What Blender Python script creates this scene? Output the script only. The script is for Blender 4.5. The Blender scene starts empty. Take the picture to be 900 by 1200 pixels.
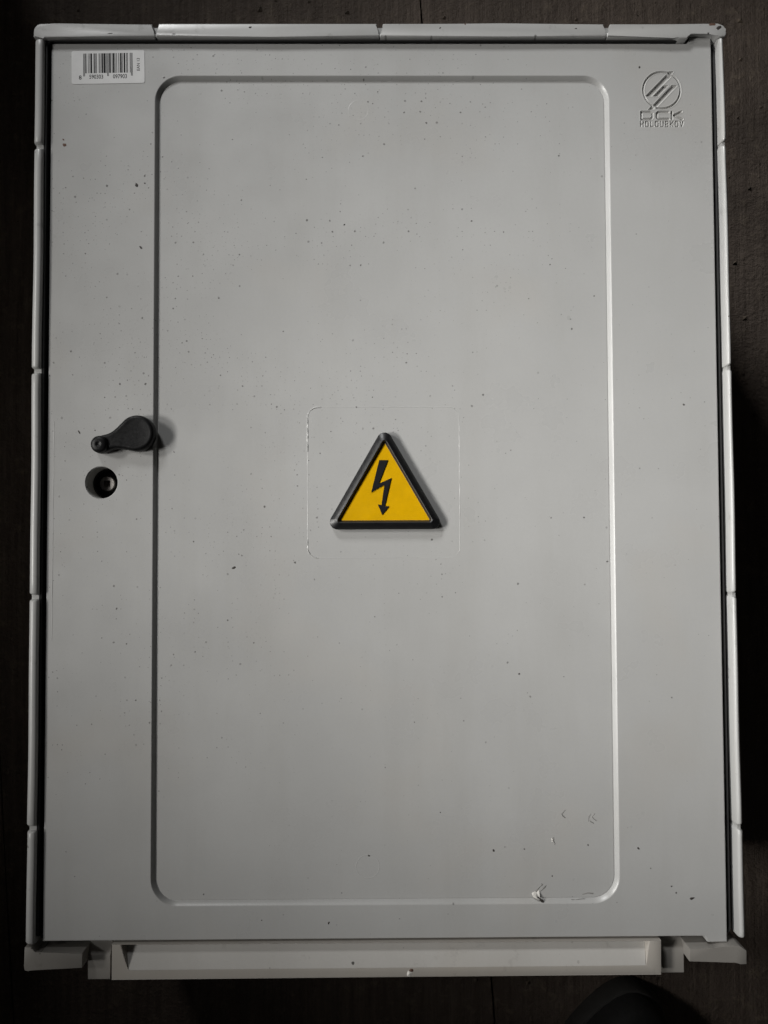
import bpy, bmesh, math, random
import numpy as np
from mathutils import Vector
from mathutils.geometry import tessellate_polygon

R = math.radians
scene = bpy.context.scene
col = scene.collection
rng = random.Random(7)
ZD = 200.0            # height of the door face above the floor, millimetres

# ------------------------------------------------------------------ camera
cam = bpy.data.cameras.new("camera")
cam.sensor_width = 36.0
cam.sensor_fit = 'AUTO'
cam.lens = 866.0 / 1200.0 * 36.0
cam.clip_start = 0.01
cam.clip_end = 50
cam_o = bpy.data.objects.new("camera", cam)
cam_o.location = (-0.00325, -0.0372, 0.52728 + ZD / 1000)
cam_o.rotation_euler = (0.030970, -0.005958, -0.004095)
col.objects.link(cam_o)
scene.camera = cam_o

# ------------------------------------------------------------------ world + lamps
world = bpy.data.worlds.new("World")
scene.world = world
world.use_nodes = True
bg = world.node_tree.nodes["Background"]
bg.inputs[0].default_value = (0.75, 0.72, 0.68, 1)
bg.inputs[1].default_value = 0.015


def area(name, loc, target, sx, sy, power, color, spread):
    li = bpy.data.lights.new(name, 'AREA')
    li.shape = 'RECTANGLE'
    li.size = sx
    li.size_y = sy
    li.energy = power
    li.color = color
    li.spread = R(spread)
    o = bpy.data.objects.new(name, li)
    o.location = loc
    d = Vector(target) - Vector(loc)
    o.rotation_euler = d.to_track_quat('-Z', 'Y').to_euler()
    col.objects.link(o)
    return o


area("window_light", (-0.828, 1.944, 1.4), (0.17, 0.18, 0.2), 0.5, 0.4, 0.96, (0.985, 0.99, 0.985), 28)
area("side_window_light", (-1.825, 0.563, 1.611), (0.22, -0.07, 0.2), 0.5, 0.4, 0.52, (1.0, 0.98, 0.945), 19)
area("doorway_light", (-1.873, -0.21, 1.611), (0.26, 0.03, 0.2), 0.5, 0.4, 0.95, (1.0, 0.98, 0.94), 23)

scene.view_settings.view_transform = 'Standard'
scene.view_settings.look = 'None'
scene.view_settings.exposure = 0
scene.view_settings.gamma = 1
scene.view_settings.use_curve_mapping = False


# ------------------------------------------------------------------ node helpers
class NT:
    def __init__(self, name):
        self.m = bpy.data.materials.new(name)
        self.m.use_nodes = True
        self.t = self.m.node_tree
        self.b = self.t.nodes["Principled BSDF"]

    def n(self, typ, **kw):
        nd = self.t.nodes.new(typ)
        for k, v in kw.items():
            setattr(nd, k, v)
        return nd

    def l(self, a, b):
        self.t.links.new(a, b)

    def put(self, v, sock):
        if hasattr(v, 'is_output') or isinstance(v, bpy.types.NodeSocket):
            self.l(v, sock)
        else:
            sock.default_value = v

    def coord(self, scale=(1, 1, 1), kind='Object'):
        tc = self.n('ShaderNodeTexCoord')
        mp = self.n('ShaderNodeMapping')
        mp.inputs['Scale'].default_value = scale
        self.l(tc.outputs[kind], mp.inputs['Vector'])
        return mp.outputs[0]

    def math(self, op, a, b=0.0, clamp=False):
        nd = self.n('ShaderNodeMath', operation=op)
        nd.use_clamp = clamp
        self.put(a, nd.inputs[0])
        self.put(b, nd.inputs[1])
        return nd.outputs[0]

    def noise(self, vec, scale, detail=3, rough=0.5):
        nd = self.n('ShaderNodeTexNoise')
        self.l(vec, nd.inputs['Vector'])
        nd.inputs['Scale'].default_value = scale
        nd.inputs['Detail'].default_value = detail
        nd.inputs['Roughness'].default_value = rough
        return nd.outputs['Fac']

    def ramp(self, v, lo, hi, a=0.0, b=1.0):
        nd = self.n('ShaderNodeMapRange')
        self.put(v, nd.inputs['Value'])
        nd.inputs['From Min'].default_value = lo
        nd.inputs['From Max'].default_value = hi
        nd.inputs['To Min'].default_value = a
        nd.inputs['To Max'].default_value = b
        return nd.outputs[0]

    def mix(self, fac, a, b):
        nd = self.n('ShaderNodeMix', data_type='RGBA')
        self.put(fac, nd.inputs[0])
        for v, s in ((a, nd.inputs[6]), (b, nd.inputs[7])):
            if isinstance(v, tuple):
                s.default_value = (*v, 1) if len(v) == 3 else v
            else:
                self.l(v, s)
        return nd.outputs[2]

    def bump(self, h, strength, dist):
        nd = self.n('ShaderNodeBump')
        nd.inputs['Strength'].default_value = strength
        nd.inputs['Distance'].default_value = dist
        self.l(h, nd.inputs['Height'])
        self.l(nd.outputs[0], self.b.inputs['Normal'])

    def specks(self, vec, cell, rmin, rmax, keep):
        """small separate dirt dots: one per voronoi cell, `keep` = socket/number share of cells that have one"""
        wob = self.n('ShaderNodeTexNoise')
        self.l(vec, wob.inputs['Vector'])
        wob.inputs['Scale'].default_value = 700
        add = self.n('ShaderNodeVectorMath', operation='MULTIPLY_ADD')
        self.l(wob.outputs['Color'], add.inputs[0])
        add.inputs[1].default_value = (0.0009, 0.0009, 0)
        self.l(vec, add.inputs[2])
        vo = self.n('ShaderNodeTexVoronoi', voronoi_dimensions='2D')
        self.l(add.outputs[0], vo.inputs['Vector'])
        vo.inputs['Scale'].default_value = 1.0 / cell
        sep = self.n('ShaderNodeSeparateColor')
        self.l(vo.outputs['Color'], sep.inputs[0])
        big = self.math('POWER', sep.outputs[1], 3.0)
        rad = self.math('ADD', self.math('MULTIPLY', big, (rmax - rmin) / cell), rmin / cell)
        inside = self.math('SUBTRACT', rad, vo.outputs['Distance'])
        dot = self.math('MULTIPLY', inside, cell / 0.00022, clamp=True)
        has = self.math('LESS_THAN', sep.outputs[0], keep)
        tone = self.ramp(sep.outputs[2], 0, 1, 0.25, 1.0)
        return self.math('MULTIPLY', self.math('MULTIPLY', dot, has), tone)


GREY = (0.474, 0.474, 0.467)


def mat_plastic(name, base=GREY, speck=True, rough=0.42, streak=0.0):
    k = NT(name)
    v = k.coord()
    big = k.noise(v, 5.5, 4, 0.6)
    colr = k.mix(k.ramp(big, 0.35, 0.7), tuple(c * 0.93 for c in base), tuple(c * 1.04 for c in base))
    warm = k.noise(k.coord((1, 1, 1)), 9.0, 3, 0.5)
    colr = k.mix(k.ramp(warm, 0.56, 0.74, 0, 0.45), colr, (base[0] * 1.0, base[1] * 0.955, base[2] * 0.90))
    fine = k.noise(v, 420, 2, 0.6)
    colr = k.mix(k.ramp(fine, 0.3, 0.75, 0.0, 0.10), colr, (base[0] * 0.75, base[1] * 0.74, base[2] * 0.72))
    smear = k.noise(k.coord((26, 3.5, 1)), 1.0, 5, 0.65)
    colr = k.mix(k.ramp(smear, 0.50, 0.78, 0.0, 0.22), colr, (base[0] * 0.74, base[1] * 0.72, base[2] * 0.68))
    dirt = None
    if speck:
        # more grime towards the upper left of the door, where it has collected
        sx = k.n('ShaderNodeSeparateXYZ')
        k.l(v, sx.inputs[0])
        dx = k.ramp(sx.outputs[0], -0.24, 0.18, 1.0, 0.06)
        dy = k.ramp(sx.outputs[1], -0.24, 0.14, 0.08, 1.0)
        dens = k.math('MULTIPLY', dx, dy)
        patch = k.ramp(k.noise(v, 17, 3, 0.55), 0.38, 0.66, 0.04, 1.6)
        dens = k.math('MULTIPLY', dens, patch)
        s1 = k.specks(v, 0.0080, 0.00026, 0.00092, k.math('MULTIPLY', dens, 1.15))
        s2 = k.specks(v, 0.0034, 0.00019, 0.00054, k.math('MULTIPLY', dens, 0.95))
        s3 = k.specks(v, 0.017, 0.00022, 0.0007, 0.09)
        dirt = k.math('MAXIMUM', k.math('MAXIMUM', s1, k.math('MULTIPLY', s2, 0.9)), s3)
        colr = k.mix(k.math('MULTIPLY', dirt, 0.88), colr, (0.035, 0.030, 0.026))
    if streak > 0:
        vs = k.coord((1, 1, 1))
        st = k.noise(vs, 55, 5, 0.7)
        colr = k.mix(k.ramp(st, 0.60, 0.78, 0, streak), colr, (0.10, 0.092, 0.08))
        s4 = k.specks(v, 0.012, 0.0002, 0.0011, 0.3)
        colr = k.mix(k.math('MULTIPLY', s4, 0.85), colr, (0.03, 0.026, 0.022))
    k.l(colr, k.b.inputs['Base Color'])
    rr = k.ramp(k.noise(v, 22, 4, 0.6), 0.3, 0.7, rough - 0.05, rough + 0.08)
    if dirt is not None:
        rr = k.math('ADD', rr, k.math('MULTIPLY', dirt, 0.3))
    k.l(rr, k.b.inputs['Roughness'])
    k.b.inputs['Specular IOR Level'].default_value = 0.62
    h = k.math('ADD', k.noise(v, 900, 2, 0.5), k.math('MULTIPLY', k.noise(v, 30, 3, 0.5), 3.0))
    if dirt is not None:
        h = k.math('ADD', h, k.math('MULTIPLY', dirt, 2.0))
    k.bump(h, 0.25, 0.00012)
    return k.m


def mat_simple(name, base, rough, bump=0.0, bscale=800, var=0.15, metal=0.0, spec=0.5):
    k = NT(name)
    v = k.coord()
    f = k.noise(v, bscale * 0.12, 4, 0.6)
    k.l(k.mix(k.ramp(f, 0.3, 0.7), tuple(c * (1 - var) for c in base), tuple(min(1, c * (1 + var)) for c in base)), k.b.inputs['Base Color'])
    k.l(k.ramp(k.noise(v, bscale * 0.3, 3, 0.6), 0.3, 0.7, rough - 0.06, rough + 0.08), k.b.inputs['Roughness'])
    k.b.inputs['Metallic'].default_value = metal
    k.b.inputs['Specular IOR Level'].default_value = spec
    if bump:
        k.bump(k.noise(v, bscale, 3, 0.6), bump, 0.0002)
    return k.m


M = {}
M['door'] = mat_plastic('grey_door_plastic', rough=0.30)
M['rail'] = mat_plastic('grey_rail_plastic', speck=False, rough=0.33, streak=0.55)
M['ledge'] = mat_plastic('lit_ledge_plastic', base=(0.55, 0.535, 0.51), speck=False, rough=0.45, streak=0.35)  # lighter copy, puts the light on the slope into the base colour
M['ledge_frame'] = mat_plastic('shaded_grimy_ledge_plastic', base=(0.46, 0.43, 0.39), speck=False, rough=0.48, streak=0.5)  # darker copy, paints shade into the ledge frame; streaks are grime
M['body'] = mat_plastic('grey_body_plastic', base=(0.36, 0.355, 0.34), speck=False, rough=0.5, streak=0.3)
M['foot'] = mat_plastic('grimy_grey_plastic', base=(0.27, 0.255, 0.235), speck=False, rough=0.5, streak=0.5)
M['gasket'] = mat_simple('black_rubber', (0.012, 0.012, 0.012), 0.6, 0.3)
M['black'] = mat_simple('black_plastic', (0.007, 0.007, 0.0075), 0.40, 0.4, 1500, 0.3, 0, 0.24)
M['rim'] = mat_simple('black_rim_plastic', (0.008, 0.008, 0.009), 0.40, 0.05, 1500, 0.15, 0, 0.55)
M['yellow'] = mat_simple('yellow_sign_plastic', (0.66, 0.37, 0.0), 0.5, 0.12, 900, 0.07, 0, 0.12)
M['print'] = mat_simple('black_print', (0.010, 0.010, 0.012), 0.6, 0.0, 600, 0.2, 0, 0.15)
M['paper'] = mat_simple('white_sticker_paper', (0.70, 0.70, 0.70), 0.5, 0.15, 500, 0.05)
M['cup'] = mat_simple('dark_lock_plastic', (0.060, 0.055, 0.050), 0.5, 0.2, 900)
M['steel'] = mat_simple('worn_steel', (0.36, 0.34, 0.32), 0.36, 0.25, 900, 0.2, 1.0)
M['chip'] = mat_simple('bare_white_chip', (0.72, 0.70, 0.66), 0.45, 0.3, 900)
M['grime'] = mat_simple('dark_grime', (0.035, 0.030, 0.027), 0.7, 0.3, 900, 0.3)
M['scuff'] = mat_simple('grey_scuff', (0.25, 0.245, 0.235), 0.6, 0.3, 900, 0.3)
M['rust'] = mat_simple('brown_grime', (0.12, 0.065, 0.045), 0.7, 0.3, 900, 0.3)


def mat_floor():
    k = NT('dark_brown_boards')
    v = k.coord()
    grain = k.noise(k.coord((160, 7, 1)), 1.0, 8, 0.75)
    blot = k.noise(v, 6.0, 5, 0.6)
    c = k.mix(k.ramp(blot, 0.3, 0.7), (0.100, 0.077, 0.062), (0.19, 0.150, 0.122))
    c = k.mix(k.ramp(grain, 0.38, 0.66, 0.0, 0.75), c, (0.070, 0.052, 0.041))
    dust = k.noise(v, 60, 6, 0.75)
    c = k.mix(k.ramp(dust, 0.54, 0.76, 0.0, 0.6), c, (0.28, 0.225, 0.165))
    k.l(c, k.b.inputs['Base Color'])
    k.l(k.ramp(blot, 0.3, 0.7, 0.50, 0.72), k.b.inputs['Roughness'])
    k.b.inputs['Specular IOR Level'].default_value = 0.3
    h = k.math('ADD', k.math('MULTIPLY', grain, 0.8), k.math('MULTIPLY', dust, 1.2))
    h = k.math('ADD', h, k.math('MULTIPLY', k.noise(v, 260, 4, 0.7), 0.5))
    k.bump(h, 0.9, 0.0032)
    return k.m


M['floor'] = mat_floor()


# ------------------------------------------------------------------ mesh helpers (millimetres in, metres out)
def link_obj(name, mesh, material=None, parent=None, label=None, kind=None, loc=None):
    o = bpy.data.objects.new(name, mesh)
    col.objects.link(o)
    if material is not None and not mesh.materials:
        mesh.materials.append(material)
    if parent is not None:
        o.parent = parent
    if label:
        o['label'] = label
    if kind:
        o['kind'] = kind
    if loc:
        o.location = loc
    return o


def from_bm(name, bm, material, parent=None, smooth=35, label=None, kind=None, z0=ZD, loc=None):
    bmesh.ops.recalc_face_normals(bm, faces=bm.faces)
    for v in bm.verts:
        v.co = Vector((v.co.x, v.co.y, v.co.z + z0)) / 1000.0
    me = bpy.data.meshes.new(name)
    bm.to_mesh(me)
    bm.free()
    if smooth:
        me.polygons.foreach_set('use_smooth', [True] * len(me.polygons))
        me.set_sharp_from_angle(angle=R(smooth))
    return link_obj(name, me, material, parent, label, kind, loc)


def add_prism(bm, poly, z0, z1, bevel=0.0, seg=2):
    """extruded polygon with rounded top edges"""
    bot = [bm.verts.new((x, y, z0)) for x, y in poly]
    top = [bm.verts.new((x, y, z1)) for x, y in poly]
    n = len(poly)
    fs = [bm.faces.new(top), bm.faces.new(list(reversed(bot)))]
    for i in range(n):
        fs.append(bm.faces.new((bot[i], bot[(i + 1) % n], top[(i + 1) % n], top[i])))
    if bevel:
        es = [e for e in fs[0].edges]
        es += [e for f in fs[2:] for e in f.edges if abs(e.verts[0].co.z - e.verts[1].co.z) > 1e-6]
        bmesh.ops.bevel(bm, geom=list(set(es)), offset=bevel, segments=seg, profile=0.5, affect='EDGES')


def add_rings(bm, rings, close_last=True, close_first=False):
    """rings: lists of (x,y,z) with equal counts, joined one to the next"""
    rs = [[bm.verts.new(p) for p in r] for r in rings]
    n = len(rs[0])
    for a, b in zip(rs, rs[1:]):
        for i in range(n):
            bm.faces.new((a[i], a[(i + 1) % n], b[(i + 1) % n], b[i]))
    if close_last:
        bm.faces.new(rs[-1])
    if close_first:
        bm.faces.new(list(reversed(rs[0])))
    return rs


def rrect(cx, cy, hx, hy, r, seg=10):
    pts = []
    for qx, qy, a0 in ((1, 1, 0), (-1, 1, 90), (-1, -1, 180), (1, -1, 270)):
        for i in range(seg + 1):
            a = R(a0 + 90 * i / seg)
            pts.append((cx + qx * (hx - r) + r * math.cos(a), cy + qy * (hy - r) + r * math.sin(a)))
    return pts


def circle(cx, cy, r, n=40, a0=0.0):
    return [(cx + r * math.cos(a0 + 2 * math.pi * i / n), cy + r * math.sin(a0 + 2 * math.pi * i / n)) for i in range(n)]


def rtri(rho, r, seg=8):
    """rounded equilateral triangle, inradius rho, corner radius r, apex up, centred on its centroid"""
    pts = []
    c = 2 * (rho - r)
    for ang in (90, 210, 330):
        cx, cy = c * math.cos(R(ang)), c * math.sin(R(ang))
        for i in range(seg + 1):
            a = R(ang - 60 + 120 * i / seg)
            pts.append((cx + r * math.cos(a), cy + r * math.sin(a)))
    return pts


def thing(name, label, cat, loc=(0, 0, 0), group=None):
    o = bpy.data.objects.new(name, None)
    o.empty_display_size = 0.05
    col.objects.link(o)
    o.location = loc
    o['label'] = label
    o['category'] = cat
    if group:
        o['group'] = group
    return o


# ------------------------------------------------------------------ floor
bm = bmesh.new()
vs = [bm.verts.new(p) for p in ((-3000, -3000, -6), (3000, -3000, -6), (3000, 3000, -6), (-3000, 3000, -6))]
bm.faces.new(vs)
floor = from_bm('floor', bm, M['grime'], None, 0, None, 'structure', 0)
tilt = R(3.77)
BW = 462.0
for i in range(-5, 5):
    bm = bmesh.new()
    x0 = i * BW + 0.55
    x1 = (i + 1) * BW - 0.55
    n = 40
    # slightly uneven board edges
    left = [(x0 + rng.uniform(0, 0.7), -1600 + 3200 * j / n) for j in range(n + 1)]
    right = [(x1 - rng.uniform(0, 0.7), -1600 + 3200 * j / n) for j in range(n + 1)]
    poly = left + right[::-1]
    poly = [(x * math.cos(tilt) - y * math.sin(tilt) + 72.7, x * math.sin(tilt) + y * math.cos(tilt)) for x, y in poly]
    add_prism(bm, poly[::-1], -5.5, rng.uniform(-0.5, 0.0), 0)
    from_bm('floor_board', bm, M['floor'], floor, 0, None, None, 0)

# added blocker with a taller end, unseen at left, keeps the floor in shade
bm = bmesh.new()
add_prism(bm, [(-520, -1500), (-425, -1500), (-412, 640), (-505, 640)], -5, 190, 4, 2)
add_prism(bm, [(-560, -1500), (-446, -1500), (-440, -415), (-552, -415)], -5, 620, 4, 2)
from_bm('shade_blocker', bm, M['floor'], None, 0, None, 'structure', 0)

# ------------------------------------------------------------------ cabinet
cab = thing('electrical_cabinet',
            'light grey plastic electrical cabinet lying on its back on dark floor boards', 'electrical cabinet')

# body: side walls and the dark inner flange below the door
bm = bmesh.new()
outer = rrect(0, 1, 246.5, 328.0, 5, 6)
inner = rrect(0, 1, 243.4, 323.5, 4, 6)
add_rings(bm, [[(x, y, -199.5) for x, y in outer], [(x, y, -19) for x, y in outer],
               [(x, y, -19) for x, y in inner], [(x, y, -60) for x, y in inner]], True, False)
from_bm('cabinet_body', bm, M['body'], cab)

bm = bmesh.new()


def seal_shade_z(x, y, low):
    """the seal lies low; left and top it rises to stand in for shade"""
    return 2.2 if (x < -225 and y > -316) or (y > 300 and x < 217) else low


def dense0(pts, step):
    out = []
    for i in range(len(pts)):
        p, q = Vector(pts[i]), Vector(pts[(i + 1) % len(pts)])
        m = max(1, int((q - p).length / step))
        out += [tuple(p.lerp(q, k / m)) for k in range(m)]
    return out


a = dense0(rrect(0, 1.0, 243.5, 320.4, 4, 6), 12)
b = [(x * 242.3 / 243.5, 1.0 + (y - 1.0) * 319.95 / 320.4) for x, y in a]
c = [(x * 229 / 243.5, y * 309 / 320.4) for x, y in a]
add_rings(bm, [[(x, y, -20.5) for x, y in a], [(x, y, seal_shade_z(x, y, -1.8)) for x, y in a], [(x, y, seal_shade_z(x, y, -1.9) - 0.3) for x, y in b],
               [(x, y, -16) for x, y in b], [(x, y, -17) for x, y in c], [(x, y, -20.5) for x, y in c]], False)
from_bm('gasket_gap_shade', bm, M['gasket'], cab)  # seal, with its black raised left and top as painted gap shade


# --- side rails, made of segments between moulded notches
def rail_profile(w0, w1):
    """(u, z): u from the inner face (w0) to the outer face (w1)"""
    pts = [(w0, -26), (w0, 3.0), (w0 + 0.35, 4.2), (w0 + 1.2, 4.95)]
    c, e = w0 + (w1 - w0) * 0.42, w1
    for i in range(0, 8):
        a = R(90 - 90 * i / 7)
        pts.append((c + (e - c) * math.cos(a), 0.6 + 4.5 * math.sin(a)))
    pts.append((w1, -26))
    return pts


def side_rail(sgn, y_top, y_bot, notches, hook):
    core = bmesh.new()
    prof = rail_profile(243.9, 249.2 if sgn < 0 else 246.6)
    ys = [y_top - 0.6, y_bot + 0.6]
    add_rings(core, [[(sgn * u + (0.5 + 3.2 * ((y_top - y) / (y_top - y_bot)) ** 0.65 if sgn > 0 else 0), y, min(z, 2.6) - 0.25) for u, z in prof] for y in [ys[0] + (ys[1] - ys[0]) * q / 12 for q in range(13)]], True, True)
    rail = from_bm('side_rail', core, M['rail'], cab, 40)
    ends = [y_top] + [n for n in notches] + [y_bot]
    for k in range(len(ends) - 1):
        ya = ends[k] - (1.5 if k else 0)
        yb = ends[k + 1] + (1.5 if k < len(ends) - 2 else 0)
        b = bmesh.new()
        rings = []
        n = 14
        st = [0, 0.35, 0.9, 1.6]
        L = ya - yb
        pos = [(ya - s, s) for s in st] + [(ya - L * i / n, 99) for i in range(1, n)] + [(yb + s, s) for s in reversed(st)]
        ph = rng.uniform(0, 6)
        w_out = 250.9 if sgn < 0 else 247.1
        for y, s in pos:
            drop = 0.0 if s > 1.5 else (1.0 - s / 1.6) ** 2 * 1.7
            tt = (y_top - y) / (y_top - y_bot)
            pr = rail_profile(243.8 if sgn < 0 else 243.4, w_out + (0.9 * tt if sgn > 0 else 0) - drop * 0.8)
            wob = 0.22 * math.sin(ph + y * 0.021) + 0.12 * math.sin(ph * 2 + y * 0.06)
            extra = 0.0
            if sgn > 0:                                    # the right rail splays a little towards its foot
                extra = 0.4 + 3.0 * tt ** 0.65
            rings.append([(sgn * (u + wob + extra), y, (z - drop if z > 0 else z)) for u, z in pr])
        add_rings(b, rings, True, True)
        from_bm('rail_segment', b, M['rail'], rail, 40)
    return rail


side_rail(-1, 321.4, -320.4, [242.8, 80.5, -80.0, -241.0], 0)
side_rail(1, 322.0, -319.6, [244.3, 81.5, -80.5, -243.1], 0)

# --- top rail: a flat strip in four segments with notches cut into its outer half
bm = bmesh.new()
add_prism(bm, [(-244, 322.6), (204, 322.6), (204, 330.8), (-244, 330.8)], -26, 1.6)
top_rail = from_bm('top_rail', bm, M['rail'], cab)


def top_seg(poly):
    b = bmesh.new()
    add_prism(b, poly, -26, 5.0, 0.95, 3)
    from_bm('rail_segment', b, M['rail'], top_rail, 40)


N = 2.0
notch_x = [-163.4, -1.7, 162.5]
top_seg([(-243.6, 321.7), (-243.0, 321.2), (-226, 322.1), (notch_x[0] - 0.1, 321.8), (notch_x[0] - 0.1, 324.6), (notch_x[0] - N, 324.6), (notch_x[0] - N, 331.5), (-236, 331.8), (-246.2, 331.9), (-248.2, 331.2), (-249.8, 329.6), (-250.8, 327.4), (-251.0, 321.7)])
top_seg([(notch_x[0], 322.2), (-80, 322.0), (notch_x[1] - 0.1, 322.2), (notch_x[1] - 0.1, 324.8), (notch_x[1] - N, 324.8), (notch_x[1] - N, 331.9), (notch_x[0] + N, 331.9), (notch_x[0] + N, 324.6), (notch_x[0], 324.6)])
top_seg([(notch_x[1], 322.1), (90, 322.3), (notch_x[2] - 0.1, 322.0), (notch_x[2] - 0.1, 325.4), (notch_x[2] - N, 325.4), (notch_x[2] - N, 331.6), (85, 331.9), (notch_x[1] + N, 331.9), (notch_x[1] + N, 324.8), (notch_x[1], 324.8)])
top_seg([(notch_x[2], 322.0), (211.2, 322.1), (214.2, 320.9), (221.0, 320.9), (223.0, 325.3), (236.2, 325.2), (240.5, 324.2), (243.4, 321.9), (248.8, 322.5), (249.5, 325.5), (247.7, 327.6), (248.2, 329.8), (246.2, 331.2), (243, 331.7), (236, 331.6), (notch_x[2] + N, 331.6), (notch_x[2] + N, 325.4), (notch_x[2], 325.4)])


# --- bottom: corner tabs, feet and the hollow ledge
bm = bmesh.new()
add_prism(bm, [(-210.6, -326.4), (-210.8, -337.0), (-245.0, -337.3), (-247.6, -338.9), (-250.6, -338.2), (-251.2, -335), (-250.8, -322.2), (-246.0, -322.2), (-243.6, -326.2)], -30, 4, 0.6, 2)
from_bm('corner_tab', bm, M['foot'], cab)
bm = bmesh.new()
add_prism(bm, [(211.7, -326.6), (230, -326.5), (236.5, -325.0), (247.0, -325.0), (251.7, -328.2), (251.6, -337.6), (246.8, -337.6), (243.0, -335.8), (238, -336.2), (211.6, -335.5)], -30, 4, 0.45, 2)
from_bm('corner_tab', bm, M['foot'], cab)

for sx, x0, x1, yo, yi in ((-1, -210.6, -195.0, -350.9, -333.4), (1, 196.4, 211.6, -349.4, -332.4)):
    bm = bmesh.new()
    sec = [(yo, -70), (yo, -7.2), (yo + 0.9, -6.2), (yi - 0.6, -6), (yi + 0.6, -6.5), (-322.5, -13), (-322.5, -70)]
    add_rings(bm, [[(x, y, z) for y, z in sec] for x in (x0, x0 + 0.5, x1 - 0.5, x1)], True, True)
    from_bm('foot_block', bm, M['foot'], cab)

bm = bmesh.new()
T = 2.0
F = [(-191.4, -346.2, T), (192.6, -345.4, T), (192.9, -322.0, T), (-191.4, -322.0, T)]
Pk = [(-179.5, -339.6, T), (182.0, -338.9, T), (184.6, -322.0, T), (-184.6, -322.0, T)]
D = [(183.6, -322.0, T - 8), (-183.8, -322.0, T - 8)]
v = {k: bm.verts.new(p) for k, p in (('a', F[0]), ('b', F[1]), ('c', F[2]), ('d', F[3]), ('p', Pk[0]), ('q', Pk[1]), ('r', Pk[2]), ('s', Pk[3]), ('t', D[0]), ('u', D[1]))}
for keys in ('abqp', 'bcrq', 'apsd', 'qrt', 'psu'):
    bm.faces.new([v[k] for k in keys])
lo = [bm.verts.new((x, y, -72)) for x, y, z in F]
for i in range(3):
    j = (i + 1) % 4
    ks = 'abcd'
    bm.faces.new((v[ks[i]], v[ks[j]], lo[j], lo[i]))
bm.faces.new((v['d'], v['a'], lo[0], lo[3]))
ed = [e for e in bm.edges if all(abs(w.co.z - T) < 1e-4 for w in e.verts) and set(e.verts) not in ({v['a'], v['p']}, {v['b'], v['q']})]
bmesh.ops.bevel(bm, geom=ed, offset=0.5, segments=2, profile=0.5, affect='EDGES')
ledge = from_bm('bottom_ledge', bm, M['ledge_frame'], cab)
bm = bmesh.new()
q0, q1 = (Pk[0][0] + 0.3, Pk[0][1] - 0.4, T - 0.15), (Pk[1][0] - 0.3, Pk[1][1] - 0.4, T - 0.15)
n = 24
row = [[tuple(np.array(a_) + (np.array(b_) - np.array(a_)) * i / n + np.array((0, 0, dz + rng.uniform(-0.05, 0.05)))) for i in range(n + 1)]
       for a_, b_, dz in ((q0, q1, 0.0), (np.array(q0) * 0.9 + np.array(D[1]) * 0.1, np.array(q1) * 0.9 + np.array(D[0]) * 0.1, 0.25), (D[1], D[0], 0.1))]
vr = [[bm.verts.new(p) for p in r] for r in row]
for r0, r1 in zip(vr, vr[1:]):
    for i in range(n):
        bm.faces.new((r0[i], r0[i + 1], r1[i + 1], r1[i]))
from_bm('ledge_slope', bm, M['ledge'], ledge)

# --- the door, with a sunk panel, a lock hole and a seat for the moulded logo plate
DEP = 2.7
door_out = [(-240.2, 320.5), (221.5, 320.5), (222.6, 320.8), (224.6, 324.2), (225.4, 324.7), (240.2, 324.7),
            (240.2, -324.4), (226.6, -324.4), (225.8, -323.8), (224.6, -320.7), (223.8, -320.2), (-240.1, -320.4)]
door_out = door_out[::-1]
bm = bmesh.new()


def inset_poly(poly, d):
    """offset a ccw polygon inwards by d"""
    n = len(poly)
    res = []
    for i in range(n):
        p0, p1, p2 = Vector(poly[i - 1]), Vector(poly[i]), Vector(poly[(i + 1) % n])
        n1 = Vector((-(p1 - p0).y, (p1 - p0).x)).normalized()
        n2 = Vector((-(p2 - p1).y, (p2 - p1).x)).normalized()
        m = (n1 + n2).normalized()
        res.append(tuple(p1 + m * (d / max(0.3, m.dot(n1)))))
    return res


area2 = sum(door_out[i][0] * door_out[(i + 1) % 12][1] - door_out[(i + 1) % 12][0] * door_out[i][1] for i in range(12))
if area2 < 0:
    door_out = door_out[::-1]


def ring_edges(vs):
    return [bm.edges.new((vs[i], vs[(i + 1) % len(vs)])) for i in range(len(vs))]


def bridge(a, b):
    n = len(a)
    for i in range(n):
        bm.faces.new((a[i], a[(i + 1) % n], b[(i + 1) % n], b[i]))


def mk(poly, z):
    return [bm.verts.new((x, y, z)) for x, y in poly]


# outer edge, rolled over
o3 = mk(inset_poly(door_out, 0.9), 0.0)
o2 = mk(inset_poly(door_out, 0.25), -0.25)
o1 = mk(door_out, -0.9)
o0 = mk(door_out, -15.0)
bridge(o0, o1), bridge(o1, o2), bridge(o2, o3)
# sunk panel: rounded upper lip, wall, rounded foot, floor
steps = [(0.0, 0.0), (0.3, -0.06), (0.55, -0.22), (2.35, -DEP + 0.42), (2.55, -DEP + 0.1), (2.8, -DEP - 0.22), (3.05, -DEP - 0.25), (3.4, -DEP - 0.04), (3.7, -DEP)]
loops = []
for off, z in steps:
    loops.append(mk(rrect(0, -0.2, 165.2 - off, 297.0 - off, 19.0 - off, 16), z))
for p, q in zip(loops, loops[1:]):
    bridge(p, q)
bm.faces.new(loops[-1])
# lock hole
HX, HY, HR = -201.4, 0.9, 11.3
h0 = mk(circle(HX, HY, HR + 0.6, 48), 0.0)
h1 = mk(circle(HX, HY, HR, 48), -0.7)
h2 = mk(circle(HX, HY, HR, 48), -3.0)
bridge(h0, h1), bridge(h1, h2)
# seat of the logo plate
LX0, LX1, LY0, LY1 = 185.0, 222.0, 256.0, 302.0
s0 = mk([(LX0, LY0), (LX1, LY0), (LX1, LY1), (LX0, LY1)], 0.0)
s1 = mk([(LX0, LY0), (LX1, LY0), (LX1, LY1), (LX0, LY1)], -1.5)
bridge(s0, s1)


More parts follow.
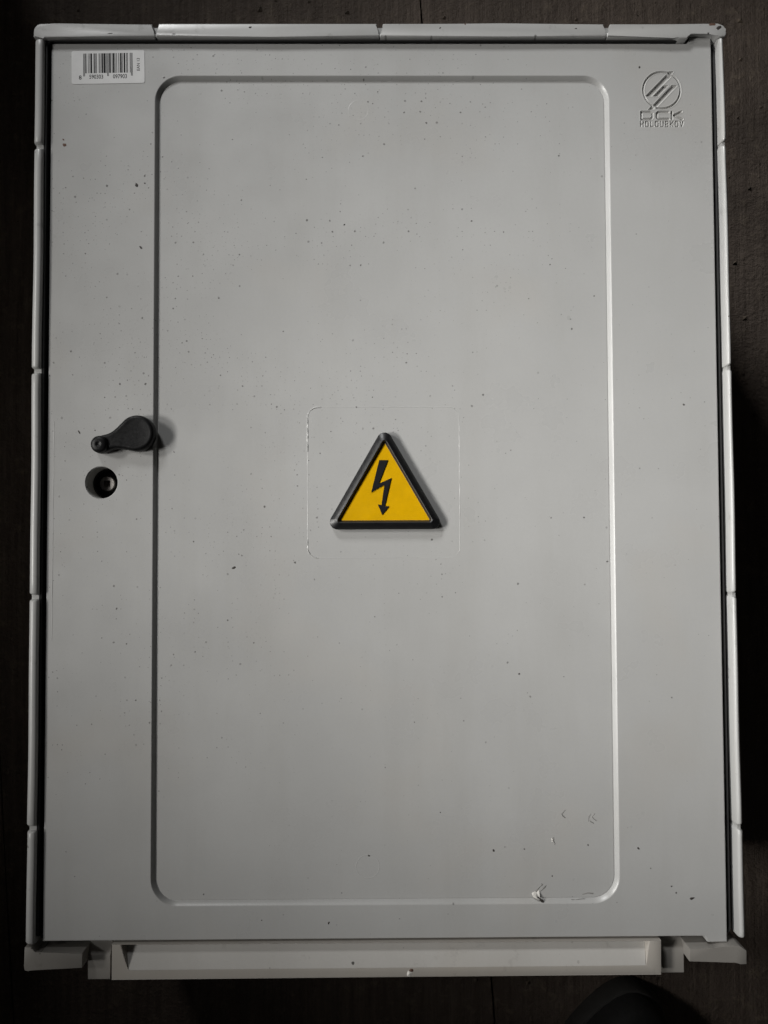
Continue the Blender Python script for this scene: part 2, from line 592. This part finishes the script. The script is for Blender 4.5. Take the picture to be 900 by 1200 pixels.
def loop_edges(vs):
    out = []
    for i in range(len(vs)):
        e = bm.edges.get((vs[i], vs[(i + 1) % len(vs)]))
        out.append(e)
    return out


bmesh.ops.triangle_fill(bm, use_beauty=True, use_dissolve=False,
                        edges=loop_edges(o3) + loop_edges(loops[0]) + loop_edges(h0) + loop_edges(s0), normal=(0, 0, 1))
door = from_bm('door', bm, M['door'], cab, 28)
for p in door.data.polygons:
    if p.normal.z > 0.9999:
        p.use_smooth = False

# --- moulded logo plate: a fine height field, so the marks are really sunk into it
res = 0.22
gx = np.arange(LX0 + 0.02, LX1, res)
gy = np.arange(LY0 + 0.02, LY1, res)
X, Y = np.meshgrid(gx, gy)


def L2(px, py):
    return (189.7 + (px - 150) * 0.0554, 299.0 - (py - 110) * 0.0562)


def seg_d(p, q):
    ax, ay = p
    bx, by = q
    dx, dy = bx - ax, by - ay
    t = np.clip(((X - ax) * dx + (Y - ay) * dy) / (dx * dx + dy * dy + 1e-9), 0, 1)
    return np.hypot(X - ax - t * dx, Y - ay - t * dy)


def poly_sd(pts):
    d = np.full(X.shape, 1e9)
    ins = np.zeros(X.shape, bool)
    for i in range(len(pts)):
        p, q = pts[i - 1], pts[i]
        d = np.minimum(d, seg_d(p, q))
        if p[1] != q[1]:
            c = ((p[1] > Y) != (q[1] > Y)) & (X < (q[0] - p[0]) * (Y - p[1]) / (q[1] - p[1]) + p[0])
            ins ^= c
    return np.where(ins, -d, d)


sd = np.full(X.shape, 1e9)
cx, cy = L2(400, 347)
ring = np.abs(np.hypot(X - cx, (Y - cy) * 1.0) - 13.5) - 0.55
ang = np.degrees(np.arctan2(Y - cy, X - cx)) % 360
gap = ((ang > 60) & (ang < 72)) | ((ang > 240) & (ang < 252))
ring = np.where(gap, 1.0, ring)
sd = np.minimum(sd, ring)
for poly in ([(465, 145), (528, 165), (265, 427), (185, 427)],
             [(425, 283), (494, 283), (354, 427), (288, 427)],
             [(536, 283), (610, 283), (332, 570), (281, 548)],
             [(478, 108), (562, 98), (520, 152), (480, 132)],
             [(222, 604), (262, 558), (300, 570), (292, 598)]):
    sd = np.minimum(sd, poly_sd([L2(*p) for p in poly]))


def stroke(pts, w):
    global sd
    pp = [L2(*p) for p in pts]
    for p, q in zip(pp, pp[1:]):
        sd = np.minimum(sd, seg_d(p, q) - w / 2)


W1 = 1.45
stroke([(128, 634), (245, 634), (272, 655), (272, 708), (245, 727), (128, 727), (128, 634)], W1)
stroke([(488, 634), (355, 634), (330, 652), (330, 709), (355, 727), (488, 727)], W1)
stroke([(528, 634), (528, 727)], W1)
stroke([(655, 630), (555, 680), (665, 730)], W1)
GL = {'H': [[(0, 0), (0, 1)], [(1, 0), (1, 1)], [(0, .5), (1, .5)]],
      'O': [[(0.1, 0), (0.9, 0), (1, .15), (1, .85), (.9, 1), (.1, 1), (0, .85), (0, .15), (.1, 0)]],
      'L': [[(0, 0), (0, 1), (1, 1)]],
      'U': [[(0, 0), (0, .85), (.15, 1), (.85, 1), (1, .85), (1, 0)]],
      'B': [[(0, 0), (.8, 0), (1, .12), (1, .38), (.8, .5), (1, .62), (1, .88), (.8, 1), (0, 1), (0, 0)], [(0, .5), (.8, .5)]],
      'K': [[(0, 0), (0, 1)], [(1, 0), (0.1, .5), (1, 1)]],
      'V': [[(0, 0), (.5, 1), (1, 0)]]}
for i, ch in enumerate("HOLOUBKOV"):
    x0 = 118 + i * 65.2
    for pl in GL[ch]:
        stroke([(x0 + 38 * u, 758 + 66 * w_) for u, w_ in pl], 0.72)
depth = 1.35
Zp = -np.clip(-sd * 2.6 + 0.3, 0, depth) - 0.012
# a shallow raised bead where the mould pushed the rim of each mark
Zp += 0.12 * np.exp(-((sd - 0.45) / 0.30) ** 2) * (Y > 263.2)
ny, nx = X.shape
co = np.stack([X, Y, Zp + ZD], -1).reshape(-1, 3) / 1000.0
idx = np.arange(nx * ny).reshape(ny, nx)
fc = np.stack([idx[:-1, :-1], idx[:-1, 1:], idx[1:, 1:], idx[1:, :-1]], -1).reshape(-1, 4)
me = bpy.data.meshes.new('logo_plate')
me.from_pydata([tuple(map(float, c)) for c in co], [], [tuple(map(int, f)) for f in fc])
me.polygons.foreach_set('use_smooth', [True] * len(me.polygons))
link_obj('logo_plate', me, M['door'], door)

# --- thin moulding marks on the sunk panel
zb = -DEP


def bead(name, pts, w, h, z, closed=True, jit=0.0, mat='door'):
    b = bmesh.new()
    n = len(pts)
    rows = []
    for i in range(n):
        p0 = Vector(pts[i - 1] if (closed or i) else pts[i])
        p2 = Vector(pts[(i + 1) % n] if (closed or i < n - 1) else pts[i])
        t = (p2 - p0).normalized()
        nn = Vector((-t.y, t.x))
        ww = w * (1 + rng.uniform(-jit, jit))
        hh = h * (1 + rng.uniform(-jit, jit))
        p = Vector(pts[i])
        rows.append([(p.x + nn.x * ww / 2, p.y + nn.y * ww / 2, z - 0.02), (p.x, p.y, z + hh), (p.x - nn.x * ww / 2, p.y - nn.y * ww / 2, z - 0.02)])
    vr = [[b.verts.new(q) for q in r] for r in rows]
    for i in range(n if closed else n - 1):
        a, c = vr[i], vr[(i + 1) % n]
        b.faces.new((a[0], a[1], c[1], c[0]))
        b.faces.new((a[1], a[2], c[2], c[1]))
    return from_bm(name, b, M[mat], door, 0)


def dense(pts, step):
    out = []
    n = len(pts)
    for i in range(n):
        p, q = Vector(pts[i]), Vector(pts[(i + 1) % n])
        m = max(1, int((q - p).length / step))
        for k in range(m):
            out.append(tuple(p.lerp(q, k / m)))
    return out


bead('moulding_line', dense(rrect(-0.2, 0.6, 54.6, 54.2, 7.5, 8), 4), 0.55, 0.10, zb, True, 0.25)
tl = [p for p in dense(rrect(-0.2, 0.6, 54.6, 54.2, 7.5, 10), 2) if (p[0] < -44 and p[1] > 51) or (p[0] < -53.5 and p[1] > 22)]
tl.sort(key=lambda p: math.atan2(p[1] - 0, p[0] - 0))
bead('flash_ridge', tl, 0.8, 0.4, zb, False, 0.6, 'door')
bl = [p for p in dense(rrect(-0.2, 0.6, 54.6, 54.2, 7.5, 10), 2) if (p[0] < -46 and p[1] < -50) or (p[0] < -53.5 and p[1] < -40)]
bl.sort(key=lambda p: -math.atan2(p[1], -p[0]))
bead('flash_ridge', bl, 0.8, 0.35, zb, False, 0.6, 'door')
bead('ejector_mark', circle(-17.5, 272.5, 7.2, 36), 0.8, 0.045, zb, True, 0.3)
bead('ejector_mark', circle(-12.5, -271.5, 8.2, 36), 0.8, 0.07, zb, True, 0.3)
bead('mould_seam', [(-235.6, 45 - i * 12) for i in range(14)], 0.6, 0.16, 0.0, False, 0.4)

# --- damage and dirt stuck on the door
def fleck(name, x, y, z, pts, h, mat):
    b = bmesh.new()
    c = b.verts.new((x + 0.1, y + 0.1, z + h))
    rim = [b.verts.new((x + px, y + py, z - 0.03)) for px, py in pts]
    for i in range(len(rim)):
        b.faces.new((rim[i], rim[(i + 1) % len(rim)], c))
    return from_bm(name, b, M[mat], door, 0)


def blob(r, n=9, asp=1.0, rot=0.0):
    out = []
    for i in range(n):
        a = 2 * math.pi * i / n
        q = r * rng.uniform(0.55, 1.15)
        x, y = q * math.cos(a) * asp, q * math.sin(a)
        out.append((x * math.cos(rot) - y * math.sin(rot), x * math.sin(rot) + y * math.cos(rot)))
    return out


for x, y, z, r, asp, rot, mat in (
        (243.6, 328.6, 5, 1.6, 1.6, 0.4, 'grime'), (238.5, 331.0, 5, 1.1, 3.0, 0, 'rust'), (236.0, 324.6, 5, 0.9, 1.4, 0.2, 'grime'), (-95.0, 329.0, 5, 0.7, 2.6, 0.1, 'grime'),
        (140.0, 328.0, 5, 0.6, 1.6, 0.1, 'grime'), (-196.0, 324.5, 5, 0.5, 5.0, 0.1, 'grime'), (-150.0, 324.0, 5, 0.4, 4.0, 0.0, 'grime'), (42.0, 328.5, 5, 0.6, 1.8, 0.6, 'grime'),
        (60.0, 331.3, 5, 0.5, 2.0, 0.0, 'rust'), (247.0, 118.0, 5, 0.5, 2.0, 1.5, 'grime'), (247.2, 62.0, 4.9, 0.5, 2.4, 1.5, 'grime'), (246.6, 208.0, 4.9, 0.6, 1.6, 1.5, 'grime'),
        (-230.0, 245.6, 0, 1.5, 1.4, -0.6, 'rust'), (-230.8, 249.5, 0, 0.7, 1.5, -0.9, 'rust'),
        (-177.7, 216.0, 0, 1.3, 1.7, -0.9, 'grime'), (-171.8, 217.5, 0, 0.8, 1.0, 0, 'grime'), (-174.5, 170.4, 0, 0.9, 2.0, -0.8, 'grime'),
        (-217.5, 37.0, 0, 0.9, 1.8, -1.0, 'grime'), (-107.8, -60.3, zb, 1.2, 1.6, 0.5, 'grime'),
        (-11.5, -264.0, zb, 0.9, 1.5, -0.8, 'grime'), (76.5, -261.0, zb, 0.9, 1.5, -1.0, 'grime'), (98.5, -260.0, zb, 0.6, 1.8, 0, 'grime'),
        (39.0, -234.0, zb, 0.5, 1.2, 0, 'grime'), (-28.0, 188.0, zb, 0.7, 1.3, 0.9, 'grime'), (21.0, -170.5, zb, 0.5, 1.0, 0, 'grime'),
        (118.0, -279.0, zb, 0.6, 1.4, 0.3, 'grime'), (178.5, -259.0, 0, 0.9, 1.3, -1, 'grime'),
        (187.5, 302.8, 0, 0.8, 1.5, 0.9, 'grime'), (-87.0, -307.0, 0, 0.5, 1, 0, 'grime'), (-40.0, -309.0, 0, 0.9, 1.4, 1.5, 'grime'),
        (216.0, -294.0, 0, 1.1, 1.9, 0.2, 'grime'), (201.5, -285.5, 0, 0.7, 1.2, 0.2, 'grime')):
    fleck('dirt_fleck', x, y, z, blob(r, 9, asp, rot), 0.25, mat)


def scuff(x, y, pts, w, mat, h=0.3, z=zb):
    bead('scuff', [(x + a, y + b_) for a, b_ in pts], w, h, z, False, 0.4, mat)


scuff(125.0, -235.5, [(2.6, 2.6), (1.0, 0.9), (0, 0), (0.9, -1.3), (2.6, -3.0)], 0.7, 'scuff')
scuff(144.0, -238.5, [(1.8, 2.6), (0.6, 1.4), (0.2, -0.4), (0.0, -2.6)], 0.8, 'scuff')
scuff(145.5, -238.5, [(3.0, 3.0), (1.2, 1.0), (2.2, -0.6), (4.2, -2.0)], 0.6, 'scuff')
scuff(145.0, -240.5, [(0, 0), (1.2, -1.0), (2.8, -1.8)], 0.7, 'scuff')
scuff(119.0, -254.0, [(0.1, 2.0), (0.4, 0), (1.0, -3.0)], 0.7, 'scuff')
scuff(118.2, -253.6, [(0.0, 1.2), (0.0, 0), (0.3, -1.4)], 0.8, 'chip', 0.5)
scuff(131.0, -294.6, [(0, -0.6), (3.0, -0.9), (6, -0.2), (9.5, 0.1)], 0.6, 'scuff', 0.12, zb + 0.9)
scuff(139.0, -290.8, [(0, -1.2), (4.0, -0.2), (8, -0.6)], 0.9, 'scuff', 0.10)

# the torn gouge in the lower lip of the panel
b = bmesh.new()
gxx, gyy = 105.5, -291.8
Vt = [b.verts.new((gxx + x * 0.62, gyy + y * 0.62, zb + z * 0.85)) for x, y, z in ((-3.6, 1.4, 0), (-1.6, 2.8, 0), (3.4, 5.2, 0), (5.0, 4.6, 0), (0.4, -0.6, 3.2), (-2.4, 0.6, 2.4), (5.4, -4.2, 2.9), (2.2, -3.2, 3.4), (-2.2, -2.0, 1.2), (1.6, 2.4, 0.1))]
for f in ((0, 5, 1), (1, 5, 9), (5, 4, 9), (1, 9, 2), (2, 9, 3), (9, 4, 6), (5, 8, 7, 4), (4, 7, 6), (0, 8, 5), (9, 6, 3)):
    b.faces.new([Vt[i] for i in f])
from_bm('gouge', b, M['chip'], door, 0)
bead('scuff', [(gxx + x, gyy + y) for x, y in ((1.2, -0.6), (2.8, -2.2), (4.6, -3.4), (5.6, -4.3))], 1.5, 0.3, zb + 2.2, False, 0.3, 'grime')
bead('scuff', [(gxx + x, gyy + y) for x, y in ((0.6, 2.0), (2.4, 4.2), (4.0, 6.0), (5.4, 7.4))], 1.3, 0.25, zb, False, 0.5, 'scuff')
bead('scuff', [(gxx + x, gyy + y) for x, y in ((2.6, 1.6), (4.6, 3.0), (6.6, 4.8), (8.0, 6.4))], 1.1, 0.25, zb, False, 0.5, 'scuff')

# chip on the ledge
b = bmesh.new()
c = b.verts.new((16.2, -343.0, T + 0.8))
rim = [b.verts.new((16 + px, -343.2 + py, T + 0.02)) for px, py in blob(1.9, 8, 1.3, 0.3)]
for i in range(len(rim)):
    b.faces.new((rim[i], rim[(i + 1) % len(rim)], c))
from_bm('paint_chip', b, M['chip'], cab, 0)
b = bmesh.new()
c = b.verts.new((17.6, -341.0, T + 0.6))
rim = [b.verts.new((17.5 + px, -341.3 + py, T + 0.01)) for px, py in blob(1.5, 8, 1.6, 0.2)]
for i in range(len(rim)):
    b.faces.new((rim[i], rim[(i + 1) % len(rim)], c))
from_bm('paint_chip', b, M['rust'], cab, 0, 'reddish brown paint chip')

# --- lock: dark cup sunk behind the hole with a steel socket at the bottom
bm = bmesh.new()
add_rings(bm, [[(x, y, -2.4) for x, y in circle(HX, HY, HR + 0.03, 48)], [(x, y, -13) for x, y in circle(HX, HY, HR - 0.3, 48)]], False)
for f in bm.faces:
    f.normal_flip()
lock = from_bm('lock', bm, M['body'], cab)
bm = bmesh.new()
add_rings(bm, [[(x, y, -13) for x, y in circle(HX, HY, HR + 0.5, 48)], [(x, y, -13.4) for x, y in circle(HX, HY, HR - 1.2, 48)], [(x, y, -19) for x, y in circle(HX, HY, HR - 1.6, 48)]], True)
from_bm('lock_cup', bm, M['gasket'], lock)
bm = bmesh.new()
sx_, sy_ = HX, HY
tri = circle(sx_, sy_, 3.6, 24)
sq = []
for i in range(24):
    a = 2 * math.pi * i / 24 + 0.35
    q = 2.3 / max(abs(math.cos(a)), abs(math.sin(a)))
    sq.append((sx_ + q * math.cos(a - 0.0), sy_ + q * math.sin(a - 0.0)))
outer_c = circle(sx_, sy_, 5.6, 24, 0.35)
mid_c = circle(sx_, sy_, 5.0, 24, 0.35)
add_rings(bm, [[(x, y, -18.9) for x, y in outer_c], [(x, y, -11.6) for x, y in outer_c], [(x, y, -10.8) for x, y in mid_c],
               [(x, y, -10.9) for x, y in sq], [(x, y, -18) for x, y in sq]], True)
from_bm('lock_socket', bm, M['steel'], lock, 40)

# --- latch handle: teardrop knob on a low boss, with a raised dome at its thin end
c0 = Vector((-174.6, 35.3))
c1 = Vector((-200.0, 27.3))
ax = (c1 - c0).normalized()
nv = Vector((-ax.y, ax.x))
Lh = (c1 - c0).length
R0, R1 = 12.8, 6.2


def half_w(s):
    a0, a1 = 6.0, 19.5
    w0, s0 = math.sqrt(R0 * R0 - a0 * a0), -a0 / math.sqrt(R0 * R0 - a0 * a0)
    if s <= a0:
        return math.sqrt(max(0, R0 * R0 - s * s))
    if s < a1:
        t = (s - a0) / (a1 - a0)
        h = a1 - a0
        return (2 * t**3 - 3 * t**2 + 1) * w0 + (t**3 - 2 * t**2 + t) * h * s0 + (-2 * t**3 + 3 * t**2) * 5.9 + 0
    if s < Lh:
        t = (s - a1) / (Lh - a1)
        return 5.9 + (R1 - 5.9) * (3 * t * t - 2 * t**3)
    return math.sqrt(max(0, R1 * R1 - (s - Lh) ** 2))


ss = [-R0 * math.cos(math.pi / 2 * i / 12) for i in range(13)] + [i * 1.6 for i in range(1, 16)] + [Lh] + [Lh + R1 * math.sin(math.pi / 2 * i / 8) for i in range(1, 9)]
up = [(s, half_w(s)) for s in ss]
outl = up[:-1] + [(up[-1][0], 0.0)] + [(s, -w) for s, w in reversed(up[1:-1])]
outl2 = [tuple(c0 + ax * s + nv * w) for s, w in outl]
ar = sum(outl2[i - 1][0] * outl2[i][1] - outl2[i][0] * outl2[i - 1][1] for i in range(len(outl2)))
if ar < 0:
    outl2 = outl2[::-1]
bm = bmesh.new()
prof = [(2.0, 1.0), (0.6, 1.4), (0.0, 2.6), (0.0, 7.6), (0.3, 9.2), (1.0, 10.5), (2.1, 11.1), (2.8, 11.1), (3.6, 10.9)]
add_rings(bm, [[(x, y, z * 0.74) for x, y in inset_poly(outl2, d)] for d, z in prof], True, True)
handle = from_bm('latch_handle', bm, M['black'], cab, 60)
bm = bmesh.new()
rd = [(6.0, 7), (6.0, 11.6), (5.4, 13.0), (4.3, 13.9), (2.4, 14.4), (1.6, 14.3), (1.2, 13.8)]
add_rings(bm, [[(x, y, z * 0.74) for x, y in circle(c1.x, c1.y, r, 28)] for r, z in rd], True)
from_bm('handle_dome', bm, M['black'], handle, 50)
bm = bmesh.new()
add_rings(bm, [[(x, y, -0.2) for x, y in circle(c0.x, c0.y, 8.5, 32)], [(x, y, 2.2) for x, y in circle(c0.x, c0.y, 8.5, 32)]], True)
from_bm('handle_boss', bm, M['black'], handle, 40)

# ------------------------------------------------------------------ warning sign
SK = 1.008
sign = thing('warning_sign', 'yellow triangular warning sign with black lightning bolt, in the middle of the door',
             'warning sign', (0.0005, -0.0084, (ZD - DEP) / 1000))
bm = bmesh.new()
pr = [(24.7, 5.4, 0.0), (24.7, 5.4, 4.2), (24.4, 5.1, 4.8), (20.4, 2.2, 7.5), (20.0, 1.8, 7.6), (19.5, 1.4, 7.3), (18.7, 0.8, 5.6), (18.2, 0.4, 5.4)]
add_rings(bm, [[(x * SK, y * SK, z) for x, y in rtri(rho, r, 8)] for rho, r, z in pr], False)
from_bm('sign_rim', bm, M['rim'], sign, 30, None, None, 0)
bm = bmesh.new()
bm.faces.new([bm.verts.new((x * SK, y * SK, 5.45)) for x, y in rtri(18.5, 0.6, 4)])
from_bm('sign_plate', bm, M['yellow'], sign, 0, None, None, 0)
bolt = [(-3.3, 15.9), (2.8, 15.9), (-3.8, -0.9), (5.1, 3.1), (0.4, -16.6), (3.5, -17.0), (-1.4, -22.9), (-4.5, -15.5), (-1.9, -16.2), (0.3, -1.5), (-9.1, -6.9)]
bm = bmesh.new()
add_prism(bm, [((x - 0.5) * 1.002, (y + 8.4) * 1.002) for x, y in bolt][::-1], 5.5, 6.1)
from_bm('lightning_bolt', bm, M['print'], sign, 0, None, None, 0)

# ------------------------------------------------------------------ barcode sticker
scx, scy = -198.9, 302.9
st = thing('barcode_sticker', 'small white barcode sticker in the upper left corner of the door', 'sticker', (scx / 1000, scy / 1000, ZD / 1000))
sk = R(1.0)


def srot(x, y):
    return (x * math.cos(sk) - y * math.sin(sk), x * math.sin(sk) + y * math.cos(sk))


bm = bmesh.new()
poly = [srot(x, y) for x, y in rrect(0, 0, 26.4, 12.2, 1.4, 5)]
add_prism(bm, poly, 0.02, 0.22, 0)
from_bm('sticker_paper', bm, M['paper'], st, 0, None, None, 0)

Lc = ["0001101", "0011001", "0010011", "0111101", "0100011", "0110001", "0101111", "0111011", "0110111", "0001011"]
par = ["LLLLLL", "LLGLGG", "LLGGLG", "LLGGGL", "LGLLGG", "LGGLLG", "LGGGLL", "LGLGLG", "LGLGGL", "LGGLGL"]
digits = "859030309790"
chk = (10 - sum(int(d) * (3 if i % 2 else 1) for i, d in enumerate(digits)) % 10) % 10
digits += str(chk)
bits = "101"
for i in range(6):
    c_ = Lc[int(digits[i + 1])]
    if par[int(digits[0])][i] == 'G':
        c_ = ''.join('1' if q == '0' else '0' for q in c_)[::-1]
    bits += c_
bits += "01010"
for i in range(6):
    bits += ''.join('1' if q == '0' else '0' for q in Lc[int(digits[7 + i])])
bits += "101"
bm = bmesh.new()
bx0, bw = -17.9, 35.6 / 95
i = 0
while i < 95:
    if bits[i] == '1':
        j = i
        while j < 95 and bits[j] == '1':
            j += 1
        guard = i < 3 or i >= 92 or 45 <= i < 50
        yb_ = -6.7 if guard else -4.4
        xa, xb = bx0 + i * bw - 0.03, bx0 + j * bw + 0.03
        q = [srot(xa, yb_), srot(xb, yb_), srot(xb, 10.2), srot(xa, 10.2)]
        bm.faces.new([bm.verts.new((x, y, 0.235)) for x, y in q])
        i = j
    else:
        i += 1
from_bm('barcode_print', bm, M['print'], st, 0, None, 'stuff', 0)


def text(name, s, x, y, size, rot, parent, mat, z, sx=1.0):
    cu = bpy.data.curves.new(name, 'FONT')
    cu.body = s
    cu.size = 1.0
    cu.align_x = 'CENTER'
    cu.align_y = 'CENTER'
    cu.offset = 0.012
    tmp = bpy.data.objects.new(name, cu)
    col.objects.link(tmp)
    bpy.context.view_layer.update()
    me_ = bpy.data.meshes.new_from_object(tmp.evaluated_get(bpy.context.evaluated_depsgraph_get()))
    me_.name = name
    bpy.data.objects.remove(tmp)
    ca, sa = math.cos(rot), math.sin(rot)
    for vv in me_.vertices:
        u, w_ = vv.co.x * size * sx, vv.co.y * size
        px, py = x + u * ca - w_ * sa, y + u * sa + w_ * ca
        px, py = srot(px, py)
        vv.co = (px / 1000, py / 1000, z / 1000)
    me_.materials.clear()
    o = link_obj(name, me_, mat, parent, None, 'stuff')
    return o


text('printed_digits', digits[0], -20.2, -7.6, 4.2, 0, st, M['print'], 0.236)
text('printed_digits', digits[1:7], -8.6, -7.2, 4.2, 0, st, M['print'], 0.236, 0.82)
text('printed_digits', digits[7:], 8.6, -7.2, 4.2, 0, st, M['print'], 0.236, 0.82)
text('printed_words', "EAN 13", 22.0, 1.6, 3.0, R(90), st, M['print'], 0.236)

# ------------------------------------------------------------------ grit on the floor
g = bmesh.new()
for i in range(1500):
    x = rng.uniform(-420, 430)
    y = rng.uniform(-520, 540)
    if abs(x) < 245 and abs(y) < 350:
        continue
    s = 0.45 + 2.2 * rng.random() ** 5
    vv = [g.verts.new((x + s * rng.uniform(.6, 1.2) * dx, y + s * rng.uniform(.6, 1.2) * dy, z)) for dx, dy, z in ((-1, -.8, 0), (1, -.7, 0), (.8, 1, 0), (-.9, .8, 0))]
    tp = g.verts.new((x + rng.uniform(-.3, .3) * s, y, s * rng.uniform(0.5, 1.1)))
    for q in range(4):
        g.faces.new((vv[q], vv[(q + 1) % 4], tp))
M['grit'] = mat_simple('brown_grit', (0.10, 0.078, 0.058), 0.8, 0.0, 400, 0.6)
gr = from_bm('floor_grit', g, M['grit'], None, 0, None, 'stuff', 0)
gr['label'] = 'fine brown grit and crumbs scattered over the dark floor boards'
gr['category'] = 'grit'

# ------------------------------------------------------------------ shoe at the lower edge of the picture
sh = thing('shoe', 'dark shoe half hidden beyond the bottom ledge of the cabinet', 'shoe', (0.168, -0.590, 0))
sh.rotation_euler = (0, 0, R(-32))


def foot_outline(k, dy=0.0, n=40):
    """top view of a shoe, toe towards +y; k shrinks it"""
    out = []
    for i in range(n):
        t = 2 * math.pi * i / n
        y = 146 * math.sin(t)
        w = 40 + 9 * math.sin(y / 95.0 + 0.35)
        x = w * math.copysign(abs(math.cos(t)) ** 0.72, math.cos(t)) + 4 * math.sin(y / 80)
        out.append((x * k, y * (1 - (1 - k) * 0.35) + dy))
    return out


bm = bmesh.new()
add_rings(bm, [[(x, y, z) for x, y in foot_outline(k)] for k, z in ((0.97, 0.2), (1.0, 3), (1.0, 20), (0.97, 23), (0.9, 24))], True, True)
M['sole'] = mat_simple('dark_rubber_sole', (0.035, 0.034, 0.032), 0.6, 0.4, 500)
M['upper'] = mat_simple('black_shoe_fabric', (0.012, 0.012, 0.012), 0.75, 0.6, 1600)
from_bm('sole', bm, M['sole'], sh, 40, None, None, 0)
bm = bmesh.new()
rings = []
for k, z, dy in ((0.93, 23, 0), (0.95, 34, 0), (0.90, 48, -3)):
    rings.append([(x, y + dy, z + (8 if y < -40 else 0) * (z > 30)) for x, y in foot_outline(k)])
rings.append([(x * 0.72, y * 0.82 - 16, 62 + max(0, -(y - 30)) * 0.12) for x, y in foot_outline(1.0)])
rings.append([(x * 0.60, y * 0.52 - 52, 80 + max(0, -(y - 30)) * 0.08) for x, y in foot_outline(1.0)])
rings.append([(x * 0.54, y * 0.46 - 58, 76 + max(0, -(y - 30)) * 0.06) for x, y in foot_outline(1.0)])
rings.append([(x * 0.50, y * 0.42 - 58, 50) for x, y in foot_outline(1.0)])
add_rings(bm, rings, True, True)
from_bm('upper', bm, M['upper'], sh, 60, None, None, 0)
for i in range(4):
    bm = bmesh.new()
    y0 = 48 - i * 17
    z0 = 62 + i * 4.5
    add_rings(bm, [[(x, y0 + 2.6 * math.cos(a) + 0.12 * x, z0 + 1.6 * math.sin(a) - 0.006 * x * x) for a in [2 * math.pi * q / 8 for q in range(8)]] for x in (-24, -16, -8, 0, 8, 16, 24)], True, True)
    from_bm('lace', bm, M['sole'], sh, 60, None, None, 0)
